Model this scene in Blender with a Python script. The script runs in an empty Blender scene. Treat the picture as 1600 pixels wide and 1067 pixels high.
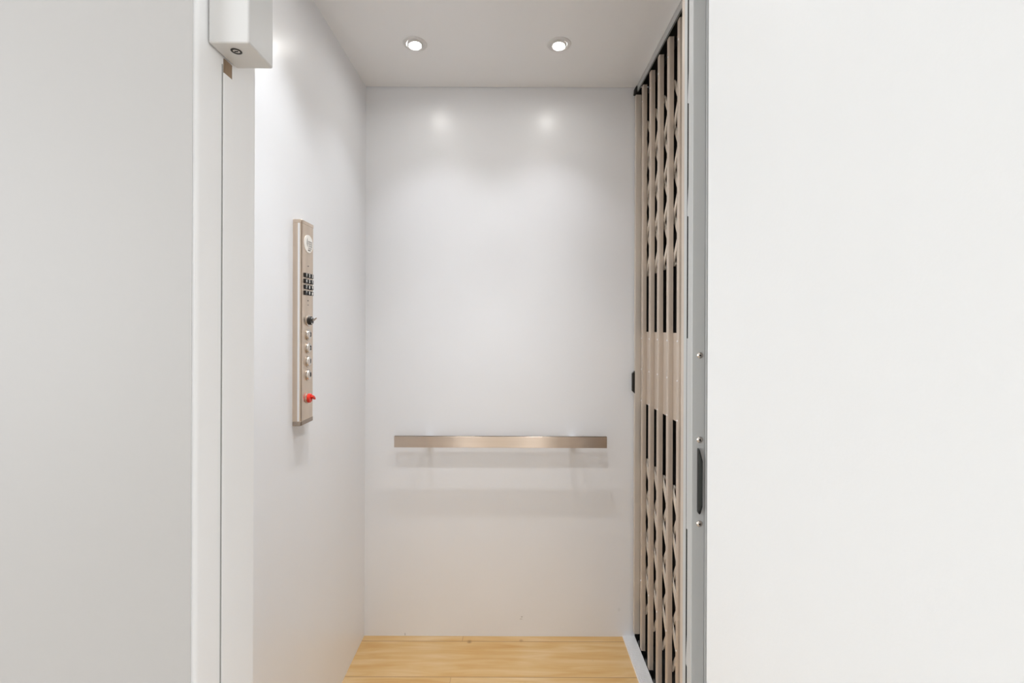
import bpy, bmesh, math, random
from mathutils import Vector, Matrix
random.seed(3)
C = bpy.context.scene
COL = C.collection
PI = math.pi
H = 1.147            # eye height above the floor (metres)

# ------------------------------------------------------------------ camera, world, lights, exposure
cam_d = bpy.data.cameras.new('camera')
cam_d.sensor_width = 36.0
cam_d.lens = 711.0 / 1600.0 * 36.0
cam_d.shift_y = -23.5 / 1600.0
cam_d.clip_start = 0.01
cam = bpy.data.objects.new('camera', cam_d)
cam.matrix_world = Matrix.Translation((0, 0, H)) @ Matrix.Rotation(PI / 2, 4, 'X') @ Matrix.Rotation(math.radians(0.2), 4, 'Z')
COL.objects.link(cam)
C.camera = cam

w = bpy.data.worlds.new('world'); C.world = w
w.use_nodes = True
w.node_tree.nodes['Background'].inputs[0].default_value = (0.80, 0.88, 1.0, 1)
w.node_tree.nodes['Background'].inputs[1].default_value = 0.6

C.view_settings.view_transform = 'Standard'
C.view_settings.look = 'None'
C.view_settings.exposure = 0.13
C.view_settings.gamma = 1.0
C.view_settings.use_curve_mapping = False
C.cycles.max_bounces = 16
C.cycles.diffuse_bounces = 12
C.cycles.glossy_bounces = 6
C.cycles.use_denoising = True
C.cycles.sample_clamp_indirect = 8.0


def area(name, loc, rot, sx, sy, power, col=(1, 1, 1), spread=PI, shape='RECTANGLE'):
    d = bpy.data.lights.new(name, 'AREA')
    d.shape = shape; d.size = sx
    if shape == 'RECTANGLE': d.size_y = sy
    d.energy = power; d.color = col; d.spread = spread
    o = bpy.data.objects.new(name, d); o.location = loc; o.rotation_euler = rot
    COL.objects.link(o)
    return o

FILL_LEFT, FILL_RIGHT, HALL_FILL, SPOT_BACK, SPOT_FRONT, CORE_BACK, CORE_FRONT, LENS = 36.0, 50.0, 1.0, 7.2, 12.5, 11.0, 15.0, 130.0
DAY = (0.915, 0.96, 1.0)
LAMP = (0.94, 0.968, 1.0)
# added fill lights standing as daylight at two made-up hall windows
area('window_fill', (-2.16, -1.3, 1.35), (0, -PI / 2, 0), 1.4, 1.4, FILL_LEFT, DAY)
area('window_fill', (1.96, -1.55, 1.35), (0, PI / 2, 0), 1.4, 1.4, FILL_RIGHT, DAY)


def spot(name, loc, axis, power, col, cone, blend):
    d = bpy.data.lights.new(name, 'SPOT')
    d.energy = power; d.color = col; d.spot_size = math.radians(cone); d.spot_blend = blend; d.shadow_soft_size = 0.011
    o = bpy.data.objects.new(name, d); o.location = loc; o.rotation_euler = Vector(axis).to_track_quat('-Z', 'Y').to_euler()
    COL.objects.link(o)
    return o

# ------------------------------------------------------------------ materials
def mat(name, col, rough=0.5, metal=0.0, spec=0.5, noise=None, bump=None, aniso=None, emit=None):
    m = bpy.data.materials.new(name); m.use_nodes = True
    nt = m.node_tree; b = nt.nodes['Principled BSDF']
    b.inputs['Base Color'].default_value = (*col, 1)
    b.inputs['Roughness'].default_value = rough
    b.inputs['Metallic'].default_value = metal
    b.inputs['Specular IOR Level'].default_value = spec
    tc = nt.nodes.new('ShaderNodeTexCoord')
    if noise:
        sc, amt, stretch = noise
        mp = nt.nodes.new('ShaderNodeMapping'); mp.inputs['Scale'].default_value = stretch
        nz = nt.nodes.new('ShaderNodeTexNoise'); nz.inputs['Scale'].default_value = sc; nz.inputs['Detail'].default_value = 4
        cr = nt.nodes.new('ShaderNodeValToRGB')
        cr.color_ramp.elements[0].position = 0.3; cr.color_ramp.elements[1].position = 0.7
        cr.color_ramp.elements[0].color = (*[max(0, c * (1 - amt)) for c in col], 1)
        cr.color_ramp.elements[1].color = (*[min(1, c * (1 + amt)) for c in col], 1)
        nt.links.new(tc.outputs['Object'], mp.inputs[0]); nt.links.new(mp.outputs[0], nz.inputs['Vector'])
        nt.links.new(nz.outputs['Fac'], cr.inputs[0]); nt.links.new(cr.outputs[0], b.inputs['Base Color'])
    if bump:
        sc, st = bump
        n2 = nt.nodes.new('ShaderNodeTexNoise'); n2.inputs['Scale'].default_value = sc; n2.inputs['Detail'].default_value = 3
        bp = nt.nodes.new('ShaderNodeBump'); bp.inputs['Strength'].default_value = st; bp.inputs['Distance'].default_value = 0.002
        nt.links.new(tc.outputs['Object'], n2.inputs['Vector'])
        nt.links.new(n2.outputs['Fac'], bp.inputs['Height']); nt.links.new(bp.outputs[0], b.inputs['Normal'])
    if aniso:
        amt, axis, rot = aniso
        b.inputs['Anisotropic'].default_value = amt
        b.inputs['Anisotropic Rotation'].default_value = rot
        tg = nt.nodes.new('ShaderNodeCombineXYZ')
        for i_, c_ in enumerate(axis): tg.inputs[i_].default_value = c_
        nt.links.new(tg.outputs[0], b.inputs['Tangent'])
    if emit:
        b.inputs['Emission Color'].default_value = (*emit[0], 1)
        b.inputs['Emission Strength'].default_value = emit[1]
    return m

M = {}
M['cab_paint'] = mat('cab_paint', (0.835, 0.848, 0.872), 0.30, spec=0.5, noise=(3.0, 0.012, (1, 1, 1)), bump=(160, 0.02))
M['cab_ceiling'] = mat('cab_ceiling_paint', (0.88, 0.885, 0.89), 0.45, noise=(3.0, 0.012, (1, 1, 1)))
M['hall_paint'] = mat('hall_paint', (0.80, 0.80, 0.80), 0.45, noise=(2.0, 0.012, (1, 1, 1)), bump=(220, 0.03))
M['front_dimmed'] = mat('front_wall_dimmed', (0.445, 0.435, 0.425), 0.5, noise=(2.0, 0.01, (1, 1, 1)), bump=(220, 0.03))  # white wall paint darkened to stand in for weaker light on it
M['trim_paint'] = mat('trim_paint', (0.88, 0.88, 0.88), 0.35, noise=(5.0, 0.01, (1, 1, 0.1)), bump=(60, 0.03))
M['door_paint'] = mat('door_paint', (0.84, 0.85, 0.85), 0.4, noise=(6.0, 0.008, (1, 1, 0.3)), bump=(300, 0.04))
M['box_paint'] = mat('box_enamel', (0.65, 0.65, 0.645), 0.35, noise=(8.0, 0.006, (1, 1, 1)))
M['steel'] = mat('brushed_steel', (0.68, 0.585, 0.50), 0.31, 1.0, noise=(60, 0.05, (0.03, 1, 1)), aniso=(1.0, (0, 0, 1), 0.0))
M['panel_steel'] = mat('panel_steel', (0.70, 0.585, 0.48), 0.33, 1.0, noise=(60, 0.06, (1, 1, 0.04)))
M['panel_cap'] = mat('panel_cap_metal', (0.42, 0.35, 0.29), 0.38, 1.0, noise=(40, 0.05, (1, 1, 1)))
M['chrome'] = mat('chrome', (0.66, 0.61, 0.56), 0.24, 1.0, noise=(30, 0.02, (1, 1, 1)))
M['gate'] = mat('champagne_anodised', (0.58, 0.495, 0.415), 0.42, 0.25, noise=(30, 0.06, (1, 1, 0.05)))
M['post_metal'] = mat('warm_silver_anodised', (0.66, 0.60, 0.53), 0.42, 0.2, noise=(30, 0.04, (1, 1, 0.05)))
M['gate_link'] = mat('link_metal', (0.68, 0.60, 0.51), 0.35, 0.0, noise=(30, 0.05, (1, 1, 1)))
M['silver'] = mat('silver_anodised', (0.53, 0.535, 0.525), 0.5, 0.15, noise=(30, 0.03, (1, 1, 0.05)))
M['alu'] = mat('mill_aluminium', (0.78, 0.78, 0.79), 0.40, 0.3, noise=(40, 0.06, (0.05, 0.05, 1)))
M['pale_edge'] = mat('pale_edge_strip', (0.86, 0.86, 0.87), 0.3, 0.1, noise=(30, 0.02, (1, 1, 0.1)))
M['black'] = mat('black_plastic', (0.012, 0.012, 0.011), 0.35, noise=(50, 0.2, (1, 1, 1)))
M['dark_grey'] = mat('dark_grey_plastic', (0.045, 0.05, 0.045), 0.45, noise=(50, 0.1, (1, 1, 1)))
M['void'] = mat('painted_dark', (0.010, 0.009, 0.008), 0.9, noise=(5, 0.3, (1, 1, 1)))  # near-black colour stands in for the unlit shaft and slot depth
M['red'] = mat('red_plastic', (0.78, 0.035, 0.02), 0.25, noise=(50, 0.05, (1, 1, 1)))
M['white'] = mat('white_badge', (0.88, 0.85, 0.80), 0.35, noise=(50, 0.01, (1, 1, 1)))
M['print'] = mat('grey_print', (0.40, 0.385, 0.37), 0.5, noise=(50, 0.1, (1, 1, 1)))
M['ink'] = mat('black_ink', (0.015, 0.013, 0.012), 0.5, noise=(50, 0.1, (1, 1, 1)))
M['raw_wood'] = mat('raw_wood', (0.30, 0.21, 0.135), 0.7, noise=(60, 0.25, (1, 1, 0.1)))
M['gap_shade'] = mat('grey_gap_shade', (0.30, 0.30, 0.29), 0.6, noise=(30, 0.05, (1, 1, 1)))
M['ring_paint'] = mat('ring_paint', (0.74, 0.73, 0.72), 0.3, noise=(30, 0.01, (1, 1, 1)))
M['socket'] = mat('lamp_socket', (0.10, 0.10, 0.10), 0.4, noise=(30, 0.02, (1, 1, 1)))
M['lens'] = mat('lamp_lens', (0.95, 0.95, 0.92), 0.3, emit=((1.0, 0.98, 0.94), LENS))
M['added_lens'] = mat('added_lamp_lens', (0.95, 0.95, 0.92), 0.3, emit=((1.0, 0.97, 0.93), 2.0))
M['glass'] = mat('window_glass', (0.9, 0.95, 1.0), 0.05)
M['glass'].node_tree.nodes['Principled BSDF'].inputs['Transmission Weight'].default_value = 1.0
M['glass'].node_tree.nodes['Principled BSDF'].inputs['IOR'].default_value = 1.01


def scuffs(m, spots):
    """small worn marks with a place of their own on a painted wall"""
    nt = m.node_tree; b = nt.nodes['Principled BSDF']
    geo = nt.nodes.new('ShaderNodeNewGeometry')
    src = b.inputs['Base Color'].links[0].from_socket
    for (p, sx, sz, s) in spots:
        v = nt.nodes.new('ShaderNodeVectorMath'); v.operation = 'SUBTRACT'; v.inputs[1].default_value = p
        v2 = nt.nodes.new('ShaderNodeVectorMath'); v2.operation = 'MULTIPLY'; v2.inputs[1].default_value = (1 / sx, 1 / 0.03, 1 / sz)
        ln = nt.nodes.new('ShaderNodeVectorMath'); ln.operation = 'LENGTH'
        mr = nt.nodes.new('ShaderNodeMapRange'); mr.inputs['From Min'].default_value = 0.5; mr.inputs['From Max'].default_value = 1.0
        mr.inputs['To Min'].default_value = s; mr.inputs['To Max'].default_value = 0.0
        mx = nt.nodes.new('ShaderNodeMix'); mx.data_type = 'RGBA'
        nt.links.new(geo.outputs['Position'], v.inputs[0]); nt.links.new(v.outputs[0], v2.inputs[0])
        nt.links.new(v2.outputs[0], ln.inputs[0]); nt.links.new(ln.outputs['Value'], mr.inputs['Value'])
        nt.links.new(mr.outputs[0], mx.inputs[0]); nt.links.new(src, mx.inputs[6])
        mx.inputs[7].default_value = (0.25, 0.24, 0.23, 1)
        src = mx.outputs[2]
    nt.links.new(src, b.inputs['Base Color'])

M['cab_back'] = M['cab_paint'].copy()
scuffs(M['cab_back'], [((0.040, 1.685, 0.072), 0.004, 0.003, 0.5), ((0.037, 1.685, 0.064), 0.007, 0.0025, 0.3),
                       ((-0.392, 1.685, 0.006), 0.002, 0.007, 0.6), ((0.40, 1.685, 0.10), 0.006, 0.008, 0.12)])


def wood(name, cols, plank, y0, rough=0.4):
    """boards running along X, seams at y0 + k*plank"""
    m = bpy.data.materials.new(name); m.use_nodes = True
    nt = m.node_tree; b = nt.nodes['Principled BSDF']; N = nt.nodes.new; L = nt.links.new
    b.inputs['Roughness'].default_value = rough
    geo = N('ShaderNodeNewGeometry'); sep = N('ShaderNodeSeparateXYZ'); L(geo.outputs['Position'], sep.inputs[0])
    def mth(op, a, v=None, c=None):
        n = N('ShaderNodeMath'); n.operation = op
        for i, x in enumerate((a, v, c)):
            if x is None: continue
            if isinstance(x, (int, float)): n.inputs[i].default_value = x
            else: L(x, n.inputs[i])
        return n.outputs[0]
    t = mth('DIVIDE', mth('SUBTRACT', sep.outputs['Y'], y0), plank)
    row = mth('FLOOR', t)
    fr = mth('FRACT', t)
    wn = N('ShaderNodeTexWhiteNoise'); wn.noise_dimensions = '1D'; L(row, wn.inputs['W'])
    off = mth('MULTIPLY', wn.outputs['Value'], 1.2)
    tx = mth('DIVIDE', mth('ADD', sep.outputs['X'], off), 1.22)
    fx = mth('FRACT', tx); cell = mth('ADD', mth('MULTIPLY', row, 7.3), mth('FLOOR', tx))
    wn2 = N('ShaderNodeTexWhiteNoise'); wn2.noise_dimensions = '1D'; L(cell, wn2.inputs['W'])
    comb = N('ShaderNodeCombineXYZ'); L(mth('MULTIPLY', sep.outputs['X'], 3.0), comb.inputs[0])
    L(mth('MULTIPLY', sep.outputs['Y'], 30.0), comb.inputs[1]); L(mth('MULTIPLY', cell, 3.7), comb.inputs[2])
    nz = N('ShaderNodeTexNoise'); nz.inputs['Scale'].default_value = 1.4; nz.inputs['Detail'].default_value = 6; nz.inputs['Distortion'].default_value = 0.8
    L(comb.outputs[0], nz.inputs['Vector'])
    nz3 = N('ShaderNodeTexNoise'); nz3.inputs['Scale'].default_value = 5.0; nz3.inputs['Detail'].default_value = 2
    L(geo.outputs['Position'], nz3.inputs['Vector'])
    fac = mth('ADD', mth('MULTIPLY', nz.outputs['Fac'], 0.65), mth('ADD', mth('MULTIPLY', wn2.outputs['Value'], 0.15), mth('MULTIPLY', nz3.outputs['Fac'], 0.25)))
    cr = N('ShaderNodeValToRGB'); L(fac, cr.inputs[0])
    e = cr.color_ramp.elements
    e[0].position = 0.33; e[0].color = (*cols[0], 1); e[1].position = 0.72; e[1].color = (*cols[2], 1)
    k = e.new(0.5); k.color = (*cols[1], 1)
    seam = mth('MAXIMUM', mth('LESS_THAN', mth('MINIMUM', fr, mth('SUBTRACT', 1.0, fr)), 0.008), mth('LESS_THAN', fx, 0.0012))
    vor = N('ShaderNodeTexVoronoi'); vor.inputs['Scale'].default_value = 9.0; L(geo.outputs['Position'], vor.inputs['Vector'])
    knot = N('ShaderNodeMapRange'); L(vor.outputs['Distance'], knot.inputs['Value'])
    knot.inputs['From Min'].default_value = 0.03; knot.inputs['From Max'].default_value = 0.10
    knot.inputs['To Min'].default_value = 0.6; knot.inputs['To Max'].default_value = 0.0
    d = mth('MAXIMUM', mth('MULTIPLY', seam, 0.55), knot.outputs[0])
    mx = N('ShaderNodeMix'); mx.data_type = 'RGBA'; L(d, mx.inputs[0]); L(cr.outputs[0], mx.inputs[6]); mx.inputs[7].default_value = (0.12, 0.06, 0.025, 1)
    L(mx.outputs[2], b.inputs['Base Color'])
    return m

M['cab_floor'] = wood('cab_oak', ((0.50, 0.275, 0.085), (0.55, 0.345, 0.14), (0.62, 0.44, 0.24)), 0.169, 1.488)
M['hall_floor'] = wood('hall_oak', ((0.42, 0.33, 0.24), (0.52, 0.42, 0.31), (0.60, 0.50, 0.38)), 0.169, 0.05)

# ------------------------------------------------------------------ mesh helpers
class MB:
    def __init__(self):
        self.bm = bmesh.new()
    def box(self, x0, x1, y0, y1, z0, z1):
        bm = self.bm
        v = [bm.verts.new(p) for p in ((x0, y0, z0), (x1, y0, z0), (x1, y1, z0), (x0, y1, z0), (x0, y0, z1), (x1, y0, z1), (x1, y1, z1), (x0, y1, z1))]
        for f in ((0, 3, 2, 1), (4, 5, 6, 7), (0, 1, 5, 4), (1, 2, 6, 5), (2, 3, 7, 6), (3, 0, 4, 7)):
            bm.faces.new([v[i] for i in f])
        return self
    def prism(self, pts, fn, a, b):
        """polygon pts (p,q) carried to 3-D by fn(p,q,t), extruded from t=a to t=b"""
        bm = self.bm
        lo = [bm.verts.new(fn(p, q, a)) for p, q in pts]; hi = [bm.verts.new(fn(p, q, b)) for p, q in pts]
        n = len(pts)
        bm.faces.new(lo[::-1]); bm.faces.new(hi)
        for i in range(n):
            j = (i + 1) % n
            bm.faces.new((lo[i], lo[j], hi[j], hi[i]))
        return self
    def lathe(self, prof, origin, axis, seg=32):
        """prof: (r, h) along axis from origin; r=0 ends close"""
        bm = self.bm; ax = Vector(axis).normalized()
        u = ax.orthogonal().normalized(); v = ax.cross(u)
        o = Vector(origin); rings = []
        for r, h in prof:
            if r <= 1e-7: rings.append([bm.verts.new(o + ax * h)])
            else: rings.append([bm.verts.new(o + ax * h + (u * math.cos(2 * PI * k / seg) + v * math.sin(2 * PI * k / seg)) * r) for k in range(seg)])
        for a, b in zip(rings, rings[1:]):
            for k in range(seg):
                l = (k + 1) % seg
                if len(a) == 1 and len(b) == 1: continue
                if len(a) == 1: bm.faces.new((a[0], b[k], b[l]))
                elif len(b) == 1: bm.faces.new((a[k], b[0], a[l]))
                else: bm.faces.new((a[k], b[k], b[l], a[l]))
        return self
    def build(self, name, m, parent=None, loc=None, bevel=0.0, seg=2, smooth=False):
        bm = self.bm
        bmesh.ops.recalc_face_normals(bm, faces=bm.faces)
        me = bpy.data.meshes.new(name); 
        if loc is not None: bmesh.ops.translate(bm, verts=bm.verts, vec=-Vector(loc))
        bm.to_mesh(me); bm.free()
        me.materials.append(m)
        o = bpy.data.objects.new(name, me); COL.objects.link(o)
        if smooth:
            for p in me.polygons: p.use_smooth = True
            me.set_sharp_from_angle(angle=math.radians(35))
        if bevel > 0:
            md = o.modifiers.new('bevel', 'BEVEL'); md.width = bevel; md.segments = seg; md.limit_method = 'ANGLE'; md.angle_limit = math.radians(40)
            md.harden_normals = True
            for p in me.polygons: p.use_smooth = True
            me.set_sharp_from_angle(angle=math.radians(30))
        if parent is not None:
            o.parent = parent
            if loc is not None: o.location = Vector(loc) - WORLD.get(parent.name, Vector((0, 0, 0)))
            else: o.location = -WORLD.get(parent.name, Vector((0, 0, 0)))
            WORLD[o.name] = Vector(loc) if loc is not None else Vector((0, 0, 0))
        else:
            if loc is not None: o.location = loc
            WORLD[o.name] = Vector(loc) if loc is not None else Vector((0, 0, 0))
        return o

WORLD = {}

def thing(name, label, cat, loc, group=None):
    o = bpy.data.objects.new(name, None); COL.objects.link(o)
    o.empty_display_size = 0.05
    o.location = loc; WORLD[o.name] = Vector(loc)
    o['label'] = label; o['category'] = cat
    if group: o['group'] = group
    return o

def tag(o, label, cat, group=None):
    o['label'] = label; o['category'] = cat
    if group: o['group'] = group
    return o

def struct(mb, name, m, parent=None, label=None, **k):
    o = mb.build(name, m, parent, **k)
    if parent is None: o['kind'] = 'structure'
    if label: o['label'] = label
    return o

XYZ = lambda p, q, t: (p, q, t)      # polygon in plan, extruded up

# ------------------------------------------------------------------ elevator cab shell
ZC = H + 0.884
XL = -0.543
YB = 1.685
struct(MB().box(XL - 0.10, 0.4570, 0.62, YB + 0.02, -0.03, 0.0), 'floor', M['cab_floor'], label='honey oak plank floor of the elevator cab')
struct(MB().box(XL - 0.03, 0.62, YB, YB + 0.02, 0.0, ZC + 0.05), 'wall_back', M['cab_back'], label='pale grey back wall of the cab')
struct(MB().box(XL - 0.02, XL, 0.63, YB, 0.0, ZC + 0.05), 'wall_left', M['cab_paint'], label='pale grey left wall of the cab carrying the control panel')
struct(MB().box(XL, 0.4545, 0.63, YB - 0.0035, ZC, ZC + 0.02), 'ceiling', M['cab_ceiling'], label='grey ceiling of the cab')
struct(MB().box(XL, -0.372, 0.63, 0.648, 0.0, ZC), 'wall_front', M['cab_paint'], label='narrow return panel beside the cab opening')
struct(MB().box(0.25, 0.452, 0.645, 0.663, 0.0, ZC), 'wall_front', M['cab_paint'], label='return panel behind the folded gate')
# hoistway outside the side opening, its darkness painted near-black
struct(MB().box(0.60, 0.62, 0.60, YB, -0.1, ZC + 0.15), 'wall_right', M['void'], label='hoistway wall beyond the side gate, painted black as unlit shaft')
struct(MB().box(0.457, 0.60, 0.60, YB, -0.12, -0.03).box(0.505, 0.60, 0.60, YB, ZC - 0.0, ZC + 0.15).box(0.457, 0.60, 0.64, 0.66, -0.03, ZC)
       .box(0.458, 0.60, YB - 0.004, YB, -0.03, ZC), 'wall_right', M['void'], label='black sheets painted as the darkness around the hoistway side')

# ------------------------------------------------------------------ landing: front wall, door frame, door, hall
YW = 0.459
XJ = -0.323
def front_wall():
    # left part with a beaded edge along the opening
    struct(MB().prism([(-2.2, YW), (XJ - 0.0002, YW), (XJ - 0.0031, YW + 0.0018), (XJ - 0.0034, YW + 0.0094), (-0.362, YW + 0.0094), (-0.362, 0.60), (-2.2, 0.60)], XYZ, -0.02, 2.6), 'wall_front_left', M['front_dimmed'], label='plain white landing wall left of the doorway, colour darkened for weaker light')
    pts = [(XJ - 0.0034, YW + 0.0020), (XJ - 0.0032, YW + 0.0048)]
    for k in range(7):
        a = PI / 2 * k / 6
        pts.append((XJ - 0.0032 + 0.0032 * math.sin(a), YW + 0.0048 + 0.0068 * (1 - math.cos(a))))
    pts += [(XJ, 0.57), (-0.3618, 0.57), (-0.3618, 0.4685), (XJ - 0.0034, 0.4685)]
    struct(MB().prism(pts, XYZ, -0.02, 2.6), 'trim_5', M['trim_paint'], label='white door jamb with a beaded edge at the left of the doorway')
front_wall()
struct(MB().box(0.275, 2.0, YW, 0.58, -0.02, 2.6), 'wall_front_right', M['front_dimmed'])
struct(MB().box(XJ, 0.275, YW + 0.012, 0.57, H + 0.93, 2.6), 'wall_front_head', M['hall_paint'])
# stop strip on the left jamb: painted below, bare wood where it runs under the box
struct(MB().box(XJ, XJ + 0.0016, 0.5065, 0.5225, 0.0, H + 0.2815), 'trim_1', M['trim_paint'], bevel=0.0004, label='painted stop strip along the left door jamb')
struct(MB().box(XJ, XJ + 0.0012, 0.5075, 0.5215, H + 0.2815, H + 0.2975), 'trim_2', M['raw_wood'], label='bare brown wood end of the stop strip')
struct(MB().box(XJ + 0.0, XJ + 0.0006, 0.5048, 0.5060, 0.0, H + 0.29), 'trim_3', M['gap_shade'], label='thin grey strip painted as the dark line of the gap beside the stop strip')  # painted stand-in for the shaded gap at the strip
struct(MB().box(XJ + 0.0, 0.275, 0.47, 0.64, -0.03, 0.0), 'trim_4', M['alu'], label='landing door sill')

# open door slab on the right
def door_slab():
    x0, y0 = 0.2293, 0.5345
    ang = math.radians(6.5)
    dx, dy = math.sin(ang), -math.cos(ang)
    nx, ny = math.cos(ang), math.sin(ang)
    W, T = 0.60, 0.038
    pts = [(x0, y0), (x0 + dx * W, y0 + dy * W), (x0 + dx * W + nx * T, y0 + dy * W + ny * T), (x0 + nx * T, y0 + ny * T)]
    d = MB().prism(pts, XYZ, 0.012, H + 0.92).build('door_1', M['door_paint'], bevel=0.0015)
    d['kind'] = 'structure'; d['label'] = 'plain white landing door standing open on the right'
    return d
door_slab()

# hall behind the camera: floor, ceiling, walls with two windows added for the fill light
struct(MB().box(-2.2, 2.0, -3.2, YW + 0.0115, -0.03, 0.0), 'floor', M['hall_floor'], label='oak floor of the landing')
struct(MB().box(-2.2, 2.0, -3.2, 0.60, 2.6, 2.65), 'ceiling', M['hall_paint'], label='white landing ceiling')
struct(MB().box(-2.2, 2.0, -3.26, -3.2, -0.03, 2.65), 'wall_hall_back', M['hall_paint'])
def holed(name, fn, a0, a1, h0, h1, m):
    mb = MB()
    for (p0, p1, z0, z1) in ((a0, h0, -0.03, 2.65), (h1, a1, -0.03, 2.65), (h0, h1, -0.03, 0.6), (h0, h1, 2.1, 2.65)):
        mb.prism([(p0, z0), (p1, z0), (p1, z1), (p0, z1)], fn, 0, 0.06)
    return struct(mb, name, m)
holed('wall_hall_left', lambda p, q, t: (-2.2 - t, p, q), -3.2, 0.60, -2.05, -0.55, M['hall_paint'])
holed('wall_hall_right', lambda p, q, t: (2.0 + t, p, q), -3.2, 0.60, -2.3, -0.8, M['hall_paint'])
def window(name, fn, h0, h1):
    w_ = MB()
    for (p0, p1, z0, z1) in ((h0, h0 + 0.05, 0.6, 2.1), (h1 - 0.05, h1, 0.6, 2.1), (h0 + 0.05, h1 - 0.05, 0.6, 0.65), (h0 + 0.05, h1 - 0.05, 2.05, 2.1), ((h0 + h1) / 2 - 0.02, (h0 + h1) / 2 + 0.02, 0.65, 2.05)):
        w_.prism([(p0, z0), (p1, z0), (p1, z1), (p0, z1)], fn, 0.01, 0.05)
    f = struct(w_, name, M['trim_paint'])
    g = MB().prism([(h0 + 0.05, 0.65), (h1 - 0.05, 0.65), (h1 - 0.05, 2.05), (h0 + 0.05, 2.05)], fn, 0.025, 0.031).build('pane', M['glass'], f)
window('added_window_1', lambda p, q, t: (-2.2 - t, p, q), -2.05, -0.55)  # unseen windows, added to go with the fill lights
window('added_window_2', lambda p, q, t: (2.0 + t, p, q), -2.3, -0.8)

# flush ceiling lamps added out of view as weak hall fill
for i, (lx, ly, lab) in enumerate(((-0.3, -1.0, 'added round white flush lamp on the unseen landing ceiling, nearer the elevator'),
                                   (0.1, -2.4, 'added round white flush lamp on the unseen landing ceiling, nearer the rear wall'))):
    t = thing('added_ceiling_lamp', lab, 'ceiling lamp', (lx, ly, 2.6), 'added landing lamps out of view')
    MB().lathe([(0, 0), (0.16, 0), (0.16, 0.03), (0.15, 0.034), (0.148, 0.02)], (lx, ly, 2.6), (0, 0, -1), 40).build('lamp_base', M['ring_paint'], t, smooth=True)
    MB().lathe([(0.147, 0.012), (0.145, 0.04), (0.12, 0.055), (0.0, 0.06)], (lx, ly, 2.6), (0, 0, -1), 40).build('diffuser', M['added_lens'], t, smooth=True)
    area('hall_fill_light', (lx, ly, 2.53), (0, 0, 0), 0.28, 0.28, HALL_FILL, LAMP, shape='DISK')

# ------------------------------------------------------------------ recessed downlights
def downlight(x, y, label, tilt):
    z = ZC
    t = thing('downlight', label, 'downlight', (x, y, z), 'recessed downlights in the cab ceiling')
    MB().lathe([(0.0250, -0.0), (0.0255, 0.0015), (0.0290, 0.0028), (0.0300, 0.0018), (0.0330, 0.0028), (0.0368, 0.0020), (0.0380, 0.0), (0.0250, 0.0)],
               (x, y, z), (0, 0, -1), 48).build('outer_ring', M['ring_paint'], t, smooth=True)
    ax = Vector((tilt[0], tilt[1], -1)).normalized()
    MB().lathe([(0.0185, 0.0065), (0.0205, 0.0075), (0.0240, 0.0050), (0.0246, 0.0)], (x, y, z), ax, 48).build('gimbal_ring', M['ring_paint'], t, smooth=True)
    MB().lathe([(0.0235, 0.002), (0.0186, 0.0055), (0.0178, 0.0040), (0.0172, 0.002)], (x, y, z), ax, 48).build('reflector', M['socket'], t, smooth=True)
    MB().lathe([(0.0178, 0.0050), (0.012, 0.0062), (0.0, 0.0068)], (x, y, z), ax, 48).build('lens', M['lens'], t, smooth=True)
    spot('downlight_beam', Vector((x, y, z)) + ax * 0.024, ax, SPOT_BACK if y > 1.2 else SPOT_FRONT, LAMP, 104, 1.0)
    spot('downlight_core', Vector((x, y, z)) + ax * 0.024, ax, CORE_BACK if y > 1.2 else CORE_FRONT, LAMP, 60, 1.0)
for (x, y, lab, tl) in ((-0.307, 1.425, 'round recessed downlight near the left wall, lit, white ring', (0.10, -0.05)),
                        (0.144, 1.425, 'round recessed downlight nearer the folding gate, lit, white ring', (-0.05, -0.03)),
                        (-0.307, 0.965, 'round recessed downlight at the front left of the cab ceiling', (0.0, 0.0)),
                        (0.144, 0.965, 'round recessed downlight at the front right of the cab ceiling', (0.0, 0.0))):
    downlight(x, y, lab, tl)

# ------------------------------------------------------------------ handrail
hr = thing('handrail', 'flat brushed stainless steel handrail on the back wall', 'handrail', (-0.04, YB, H - 0.417))
MB().box(-0.4235, 0.3440, YB - 0.0450, YB - 0.0365, H - 0.4375, H - 0.3970).build('rail_bar', M['steel'], hr, bevel=0.0008)
for bx_ in (-0.300, 0.222):
    b_ = MB().box(bx_ - 0.011, bx_ + 0.011, YB - 0.0365, YB, H - 0.428, H - 0.406)
    b_.build('bracket', M['alu'], hr, bevel=0.001)

# ------------------------------------------------------------------ control panel on the left wall
XF = -0.522            # face plane
y0p, y1p = 1.1262, 1.1975
z0p, z1p = H - 0.2485, H + 0.2640
cp = thing('control_panel', 'tall narrow stainless steel elevator control panel on the left wall', 'control panel', (XL, (y0p + y1p) / 2, z0p))
def cop_profile(grow=0.0, r=0.006):
    pts = [(XL, y0p - grow)]
    for k in range(7):
        a = PI / 2 * k / 6
        pts.append((XF + grow - r + r * math.sin(a), y0p - grow + r - r * math.cos(a)))
    for k in range(7):
        a = PI / 2 * k / 6
        pts.append((XF + grow - r + r * math.cos(a), y1p + grow - r + r * math.sin(a)))
    pts.append((XL, y1p + grow))
    return pts
MB().prism(cop_profile(), XYZ, z0p + 0.011, z1p - 0.009).build('housing', M['panel_steel'], cp, smooth=True)
MB().prism(cop_profile(0.0006), XYZ, z0p, z0p + 0.011).build('end_cap', M['panel_cap'], cp, bevel=0.0015)
MB().prism(cop_profile(0.0006), XYZ, z1p - 0.009, z1p).build('end_cap', M['panel_steel'], cp, bevel=0.0015)
YCP = 1.1645
MB().box(-0.5305, -0.5262, y0p - 0.0007, y0p + 0.001, z0p + 0.0115, z1p - 0.0095).build('pale_strip', M['pale_edge'], cp)  # pale strip along the near front corner of the housing
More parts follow.
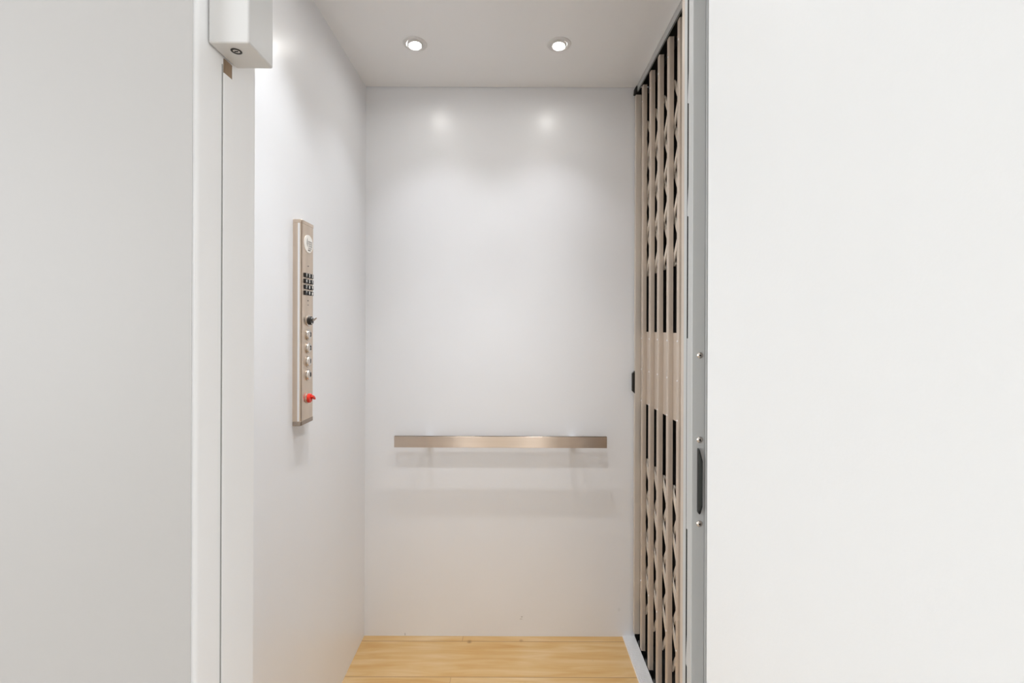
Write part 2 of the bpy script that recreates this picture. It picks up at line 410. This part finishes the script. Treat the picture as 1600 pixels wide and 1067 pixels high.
# face parts are laid out with u toward the back wall (+Y) and v up
def on_face(u, v, n): return (XF + n, YCP + u, H + v)
def disc(u, v, prof, seg=28):
    mb = MB(); mb.lathe(prof, on_face(u, v, 0), (1, 0, 0), seg); return mb
def poly(pts, n0, n1, u0=0.0, v0=0.0, mb=None):
    mb = mb or MB()
    return mb.prism([(a + u0, b + v0) for a, b in pts], lambda p, q, t: on_face(p, q, t), n0, n1)

# oval badge
ov = [(0.0245 * math.cos(2 * PI * k / 40), 0.0228 * math.sin(2 * PI * k / 40)) for k in range(40)]
bd = poly(ov, 0.0, 0.0010, 0.0, 0.209).build('badge', M['white'], cp)
bd['label'] = 'white oval maker badge with grey print'
sw = [(-0.010, 0.010), (-0.0075, 0.015), (-0.0060, 0.010), (-0.0060, -0.003), (-0.0040, -0.009), (-0.0085, -0.006), (-0.0115, 0.000)]
mk = poly(sw, 0.0010, 0.0014, 0.0, 0.209)
for (u0, u1, v0, v1) in ((-0.003, 0.019, 0.004, 0.0075), (-0.003, 0.020, -0.001, 0.002), (0.0, 0.004, -0.007, -0.003), (0.006, 0.010, -0.007, -0.003), (0.012, 0.019, -0.007, -0.003), (-0.002, 0.016, -0.0125, -0.0095)):
    poly([(u0, v0), (u1, v0), (u1, v1), (u0, v1)], 0.0010, 0.0014, 0.0, 0.209, mk)
mk.build('badge_print', M['print'], bd)
mk = MB()
for (u0, u1) in ((-0.003, 0.003), (0.005, 0.010)):
    poly([(u0, -0.0175), (u1, -0.0175), (u1, -0.0150), (u0, -0.0150)], 0.0010, 0.0014, 0.0, 0.209, mk)
mk.build('badge_print', M['ink'], bd)

# indicator lamps
for v, r in ((0.1520, 0.0016), (0.0640, 0.0016), (0.0530, 0.0011)):
    disc(-0.001, v, [(r, 0.0), (r, 0.0008), (0, 0.0010)], 14).build('indicator', M['dark_grey'], cp)

# fonts to meshes
def glyph(txt, size, u, v, n, thick, m, name, parent):
    cu = bpy.data.curves.new('glyph', 'FONT'); cu.body = txt; cu.size = size; cu.extrude = thick / 2
    cu.align_x = 'CENTER'; cu.align_y = 'CENTER'; cu.offset = size * 0.035
    o = bpy.data.objects.new('glyph', cu); COL.objects.link(o)
    bpy.context.view_layer.update()
    me = bpy.data.meshes.new_from_object(o.evaluated_get(bpy.context.evaluated_depsgraph_get()))
    bpy.data.objects.remove(o); bpy.data.curves.remove(cu)
    me.name = name; me.materials.clear(); me.materials.append(m)
    R = Matrix(((0, 0, 1, 0), (1, 0, 0, 0), (0, 1, 0, 0), (0, 0, 0, 1)))
    me.transform(Matrix.Translation(on_face(u, v, n)) @ R)
    g = bpy.data.objects.new(name, me); COL.objects.link(g)
    g.parent = parent; g.location = -WORLD.get(parent.name, Vector((0, 0, 0)))
    WORLD[g.name] = Vector((0, 0, 0))
    return g

keys = '123456789*0#'
for i, ch in enumerate(keys):
    r_, c_ = divmod(i, 3)
    u = -0.0165 + 0.0165 * c_
    v = 0.1275 - 0.0148 * r_
    kb = MB().prism([(u - 0.0066, v - 0.0056), (u + 0.0066, v - 0.0056), (u + 0.0066, v + 0.0056), (u - 0.0066, v + 0.0056)],
                    lambda p, q, t: on_face(p, q, t), 0.0, 0.0038).build('keypad_button', M['black'], cp, bevel=0.0008)
    glyph(ch, 0.0105, u, v, 0.0040, 0.0003, M['white'], 'key_symbol', kb)

# key switch with key
ks = disc(0.0025, 0.0130, [(0.0145, 0.0), (0.0145, 0.0018), (0.0120, 0.0028), (0.0118, 0.0028), (0, 0.0028)]).build('key_switch', M['chrome'], cp, smooth=True)
ks['label'] = 'round black key switch in a chrome bezel'
disc(0.0025, 0.0130, [(0.0110, 0.0028), (0.0110, 0.0080), (0.0095, 0.0095), (0, 0.0095)]).build('switch_cap', M['black'], ks, smooth=True)
kk = MB()
poly([(-0.003, 0.003), (0.006, 0.004), (0.021, 0.0085), (0.021, 0.0055), (0.008, 0.000), (-0.002, -0.002)], 0.0095, 0.0125, 0.0025, 0.0130, kk)
kk.build('lever', M['panel_cap'], ks, bevel=0.0005)
mk = MB()
for vv in (0.0068, -0.0075):
    mk.lathe([(0.0019, 0.0095), (0.0019, 0.0100), (0, 0.0101)], on_face(0.001, 0.0130 + vv, 0), (1, 0, 0), 14)
mk.build('switch_mark', M['white'], ks)

# floor buttons
for ch, v in (('3', -0.0230), ('2', -0.0570), ('1', -0.0910), ('0', -0.1255)):
    fb = disc(-0.001, v, [(0.0145, 0.0), (0.0145, 0.0022), (0.0132, 0.0032), (0.0122, 0.0030), (0.0118, 0.0040), (0.0112, 0.0052), (0.0095, 0.0058), (0, 0.0058)], 36)
    fo = fb.build('floor_button', M['chrome'], cp, smooth=True)
    fo['label'] = 'round steel floor button marked %s' % ch
    glyph(ch, 0.0155, 0.003, v, 0.0060, 0.0004, M['ink'], 'numeral', fo)

# red stop switch
es = disc(0.0, -0.1850, [(0.0135, 0.0), (0.0135, 0.0015), (0.0125, 0.0022), (0, 0.0022)]).build('stop_switch', M['chrome'], cp, smooth=True)
es['label'] = 'red stop switch with a toggle'
disc(0.0, -0.1850, [(0.0118, 0.0022), (0.0118, 0.0065), (0.0100, 0.0085), (0, 0.0085)]).build('switch_cap', M['red'], es, smooth=True)
mk = MB()
poly([(-0.004, 0.0035), (0.004, 0.0005), (0.013, -0.0060), (0.0135, -0.0020), (0.006, 0.0050), (-0.001, 0.0075)], 0.0085, 0.0150, 0.0, -0.1850, mk)
mk.build('toggle', M['red'], es, bevel=0.001)
disc(-0.0195, -0.1900, [(0.0010, 0.0), (0.0010, 0.0006), (0, 0.0007)], 10).build('indicator', M['ink'], cp)

# ------------------------------------------------------------------ lock box on the left jamb
lb = thing('door_lock_box', 'white enamelled lock box with keyhole fixed high on the left door jamb', 'lock box', (XJ, 0.505, H + 0.298))
MB().box(XJ + 0.0017, -0.2785, 0.4795, 0.5290, H + 0.298, H + 0.52).build('housing', M['box_paint'], lb, bevel=0.0022, seg=3)
kx, ky = -0.3005, 0.4945
MB().lathe([(0.0030, 0.0), (0.0056, 0.0), (0.0056, 0.0004), (0.0050, 0.0008), (0.0040, 0.0008), (0.0034, 0.0002)], (kx, ky, H + 0.298), (0, 0, -1), 28).build('lock_ring', M['black'], lb, smooth=True)
cy = MB().lathe([(0.0034, 0.0), (0.0034, 0.0003), (0.0015, 0.0004), (0, 0.0004)], (kx, ky, H + 0.298), (0, 0, -1), 24).build('lock_cylinder', M['chrome'], lb, smooth=True)
MB().box(kx - 0.0020, kx + 0.0020, ky - 0.0005, ky + 0.0005, H + 0.2972, H + 0.2976).build('keyhole', M['black'], cy)

# ------------------------------------------------------------------ folding side gate
XG = 0.4600
ys = [1.615, 1.525, 1.438, 1.349, 1.265, 1.180, 1.095, 1.010, 0.925, 0.840, 0.755]
ZT, ZBt = H + 0.8555, 0.004
sg = thing('folding_gate', 'champagne folding gate of upright pickets and scissor links closing the side opening', 'gate', (XG, 1.16, 0.0))
PW, PD = 0.019, 0.0138
def picket_mb(y, w=PW, d=PD, z0=ZBt, z1=ZT, x=XG):
    t_ = 0.0016; h_ = w / 2
    pts = [(x, y - h_ + 0.002), (x + 0.0007, y - h_ + 0.0006), (x + 0.002, y - h_), (x + d - 0.0012, y - h_), (x + d - 0.0012, y - h_ - 0.0016), (x + d, y - h_ - 0.0016), (x + d, y - h_ + t_), (x + t_, y - h_ + t_),
           (x + t_, y + h_ - t_), (x + d, y + h_ - t_), (x + d, y + h_ + 0.0016), (x + d - 0.0012, y + h_ + 0.0016), (x + d - 0.0012, y + h_), (x + 0.002, y + h_), (x + 0.0007, y + h_ - 0.0006), (x, y + h_ - 0.002)]
    return MB().prism(pts, XYZ, z0, z1)
XLk = XG + PD + 0.0004
first = picket_mb(ys[0]).build('picket', M['gate'], sg, loc=(XG, ys[0], 0.0), smooth=True)
pickets = [first]
for y in ys[1:]:
    c = first.copy(); COL.objects.link(c); c.parent = sg
    c.location = Vector((XG, y, 0.0)) - WORLD[sg.name]; WORLD[c.name] = Vector((XG, y, 0.0))
    pickets.append(c)
rv = None
for p, y in zip(pickets, ys):
    for zz in (-0.040, -0.150, -0.261, -0.90 - 0.055 * 0, 0.80):
        if rv is None:
            rv = MB().lathe([(0.0030, 0.0), (0.0028, 0.0008), (0.0016, 0.0016), (0, 0.0018)], (0, 0, 0), (-1, 0, 0), 12).build('rivet', M['alu'], p, smooth=True); r1 = rv
        else:
            r1 = rv.copy(); COL.objects.link(r1); r1.parent = p
        r1.location = (0.0, 0.0, H + zz)
# handle post at the back wall
YL = 1.6585
post = MB().box(0.4480, 0.4685, YL - 0.0040, YL + 0.012, 0.030, H + 0.845).box(0.4685, 0.4725, YL + 0.002, YL + 0.012, 0.030, H + 0.845)
post.build('handle_post', M['post_metal'], sg, bevel=0.001)
hp = [(0.0, -0.158), (-0.0042, -0.166), (-0.0092, -0.176), (-0.0092, -0.232), (-0.0042, -0.2405), (0.0, -0.2425)]
hp = [(0.0, -0.160), (-0.0095, -0.170), (-0.0095, -0.233), (0.0, -0.243)]
MB().prism(hp, lambda p, q, t: (0.4480 + p, YL + t, H + q), -0.003, 0.009).build('handle', M['black'], sg, bevel=0.0006)
# middle plates
allp = [YL] + ys
pl0 = None
for a, b in zip(allp, allp[1:]):
    MB().box(XLk, XLk + 0.0012, b - 0.009, a - 0.0, H - 0.272, H - 0.017).build('cover_plate', M['gate'], sg)
# scissor links
zones = [0.190 + 0.1325 * k for k in range(5)], [-0.478 - 0.1325 * k for k in range(5)]
def link_geo(mb, ya, yb, za, zb, x):
    d = Vector((0, yb - ya, zb - za)); L = d.length; u = d / L; n = Vector((0, -u.z, u.y)); h = 0.0072; t_ = 0.0036
    ext = 0.004
    a = Vector((x, ya, za)) - u * ext; b = Vector((x, yb, zb)) + u * ext
    pts = []
    for k in range(7):
        th = PI / 2 + PI * k / 6
        pts.append(a + (u * math.cos(th) + n * math.sin(th)) * h)
    for k in range(7):
        th = -PI / 2 + PI * k / 6
        pts.append(b + (u * math.cos(th) + n * math.sin(th)) * h)
    bm = mb.bm
    lo = [bm.verts.new(p) for p in pts]; hi = [bm.verts.new(p + Vector((t_, 0, 0))) for p in pts]
    bm.faces.new(lo[::-1]); bm.faces.new(hi)
    for i in range(len(pts)):
        j = (i + 1) % len(pts); bm.faces.new((lo[i], lo[j], hi[j], hi[i]))
    for p in (a, b):
        mb.lathe([(0.0026, 0.0), (0.0026, 0.0012), (0, 0.0016)], p, (-1, 0, 0), 8)
extra = MB()
for gi, (a, b) in enumerate(zip(allp, allp[1:])):
    for zs in zones:
        for k in range(4):
            for flip in (0, 1):
                za, zb = (zs[k], zs[k + 1]) if flip == 0 else (zs[k + 1], zs[k])
                x = XLk + 0.0014 + 0.0040 * flip
                if gi < 6:
                    mb = MB(); link_geo(mb, a, b, H + za, H + zb, x)
                    mb.build('scissor_link', M['gate_link'], sg)
                else:
                    link_geo(extra, a, b, H + za, H + zb, x)
ex = extra.build('scissor_link', M['gate_link'], sg); ex['kind'] = 'stuff'

# top track, end bracket, bottom sill
tt = thing('gate_track', 'grey aluminium overhead track with black channel above the side gate', 'track', (0.455, 1.2, ZC))
MB().box(0.4550, 0.4565, 0.665, 1.672, ZC - 0.0262, ZC + 0.010).box(0.4550, 0.4580, 0.665, 1.672, ZC - 0.0262, ZC - 0.0245).box(0.4535, 0.4550, 0.665, 1.672, ZC - 0.0045, ZC - 0.0005).build('track_face', M['silver'], tt)
MB().box(0.4565, 0.500, 0.665, 1.672, ZC, ZC + 0.010).box(0.4985, 0.500, 0.665, 1.672, ZC - 0.027, ZC).box(0.4565, 0.4575, 0.665, 1.672, ZC - 0.024, ZC).build('track_channel', M['black'], tt)
eb = [(0.4620, 0.883), (0.4490, 0.883), (0.4400, 0.868), (0.4385, 0.8490), (0.4460, 0.8475), (0.4470, 0.840), (0.4620, 0.838)]
tag(MB().prism(eb, lambda p, q, t: (p + 0.004, t, H + q), YB - 0.024, YB - 0.0125).build('track_bracket', M['black'], bevel=0.001),
    'small black plastic bracket at the back end of the overhead gate track', 'bracket')
sill = thing('gate_sill', 'ribbed aluminium floor sill along the foot of the side gate', 'sill', (0.435, 1.2, 0.0))
ps = [(0.4125, 0.0), (0.4140, 0.003)]
x = 0.4140
while x < 0.4530:
    ps += [(x + 0.0005, 0.0042), (x + 0.0030, 0.0042), (x + 0.0033, 0.0020), (x + 0.0046, 0.0020)]
    x += 0.0046
ps += [(0.4575, 0.0042), (0.4575, 0.0)]
MB().prism(ps, lambda p, q, t: (p, t, q), 0.665, YB).build('sill_plate', M['alu'], sill)
gd = MB()
for y in ys:
    gd.box(0.4580, 0.4610, y + 0.012, y + 0.022, 0.0, 0.020)
gd.build('guide_blocks', M['black'], sill)
# groove below the pickets
MB().box(0.4576, 0.502, 0.665, YB - 0.005, -0.028, -0.024).build('sill_groove', M['black'], sill)

# ------------------------------------------------------------------ folded front gate (handle post shows)
fg = thing('folded_gate', 'silver handle post of the folded front gate with screws beside the open white door', 'gate', (0.243, 0.60, 0.0))
z0, z1 = 0.004, H + 0.855
# front channel: flat face to the landing with a ridge on its right
pf = [(0.2334, 0.5880), (0.2327, 0.5887), (0.2327, 0.6018), (0.2640, 0.6018), (0.2640, 0.5900), (0.2495, 0.5900), (0.2495, 0.5888), (0.2490, 0.5888), (0.2490, 0.5880)]
MB().prism(pf, XYZ, z0, z1).build('front_channel', M['silver'], fg, smooth=True)
MB().prism([(0.2497, 0.5872), (0.2505, 0.5868), (0.2640, 0.5868), (0.2640, 0.5898), (0.2497, 0.5898)], XYZ, z0, z1).build('edge_strip', M['silver'], fg)
MB().box(0.2331, 0.2640, 0.6082, 0.6185, z0, z1).build('rear_channel', M['silver'], fg, bevel=0.0008)
MB().box(0.2336, 0.2640, 0.6187, 0.6300, z0, z1).build('rear_picket', M['gate'], fg, bevel=0.0015)
MB().box(0.2331, 0.2400, 0.6024, 0.6059, H - 0.268, H - 0.015).build('cover_plate', M['silver'], fg)
MB().box(0.2400, 0.2600, 0.6020, 0.6058, z0, z1).box(0.2334, 0.2600, 0.6060, 0.6081, z0, z1).build('slot_shade', M['void'], fg)  # black filler painting the shade inside the slot
for zz in (0.306, 0.156, -0.4400, 0.456):
    mb = MB(); mb.prism([(0.6020, zz + 0.028), (0.6040, zz + 0.026), (0.6078, zz - 0.002), (0.6070, zz - 0.008), (0.6020, zz - 0.010)] if False else
                        [(0.6019, zz + 0.040), (0.6060, zz - 0.002), (0.6060, zz - 0.008), (0.6019, zz - 0.010)], lambda p, q, t: (t, p, H + q), 0.2330, 0.2400)
    mb.build('scissor_link', M['silver'], fg)
for zz in (-0.0365, -0.1455, -0.2540):
    s_ = MB().lathe([(0.0041, 0.0), (0.0040, 0.0008), (0.0030, 0.0019), (0.0016, 0.0023), (0.0014, 0.0014), (0, 0.0013)], (0.2429, 0.5880, H + zz), (0, -1, 0), 28).build('screw', M['chrome'], fg, smooth=True)
    MB().lathe([(0.0012, 0.0016), (0, 0.0016)], (0.2429, 0.5880, H + zz), (0, -1, 0), 6).build('screw_recess', M['black'], s_)
hd = [(0.2396, -0.1562), (0.2410, -0.1562), (0.2420, -0.1590), (0.2452, -0.1720), (0.2452, -0.2300), (0.2430, -0.2385), (0.2418, -0.2405), (0.2408, -0.2400), (0.2396, -0.2375)]
hh = MB().prism(hd, lambda p, q, t: (p, 0.5880 - t, H + q), 0.0, 0.0050).build('handle', M['black'], fg, bevel=0.0007)
MB().prism([(0.2402, -0.1640), (0.2414, -0.1620), (0.2438, -0.1740), (0.2438, -0.2280), (0.2418, -0.2360), (0.2402, -0.2340)], lambda p, q, t: (p, 0.5880 - t, H + q), 0.0050, 0.0054).build('grip_face', M['dark_grey'], hh)
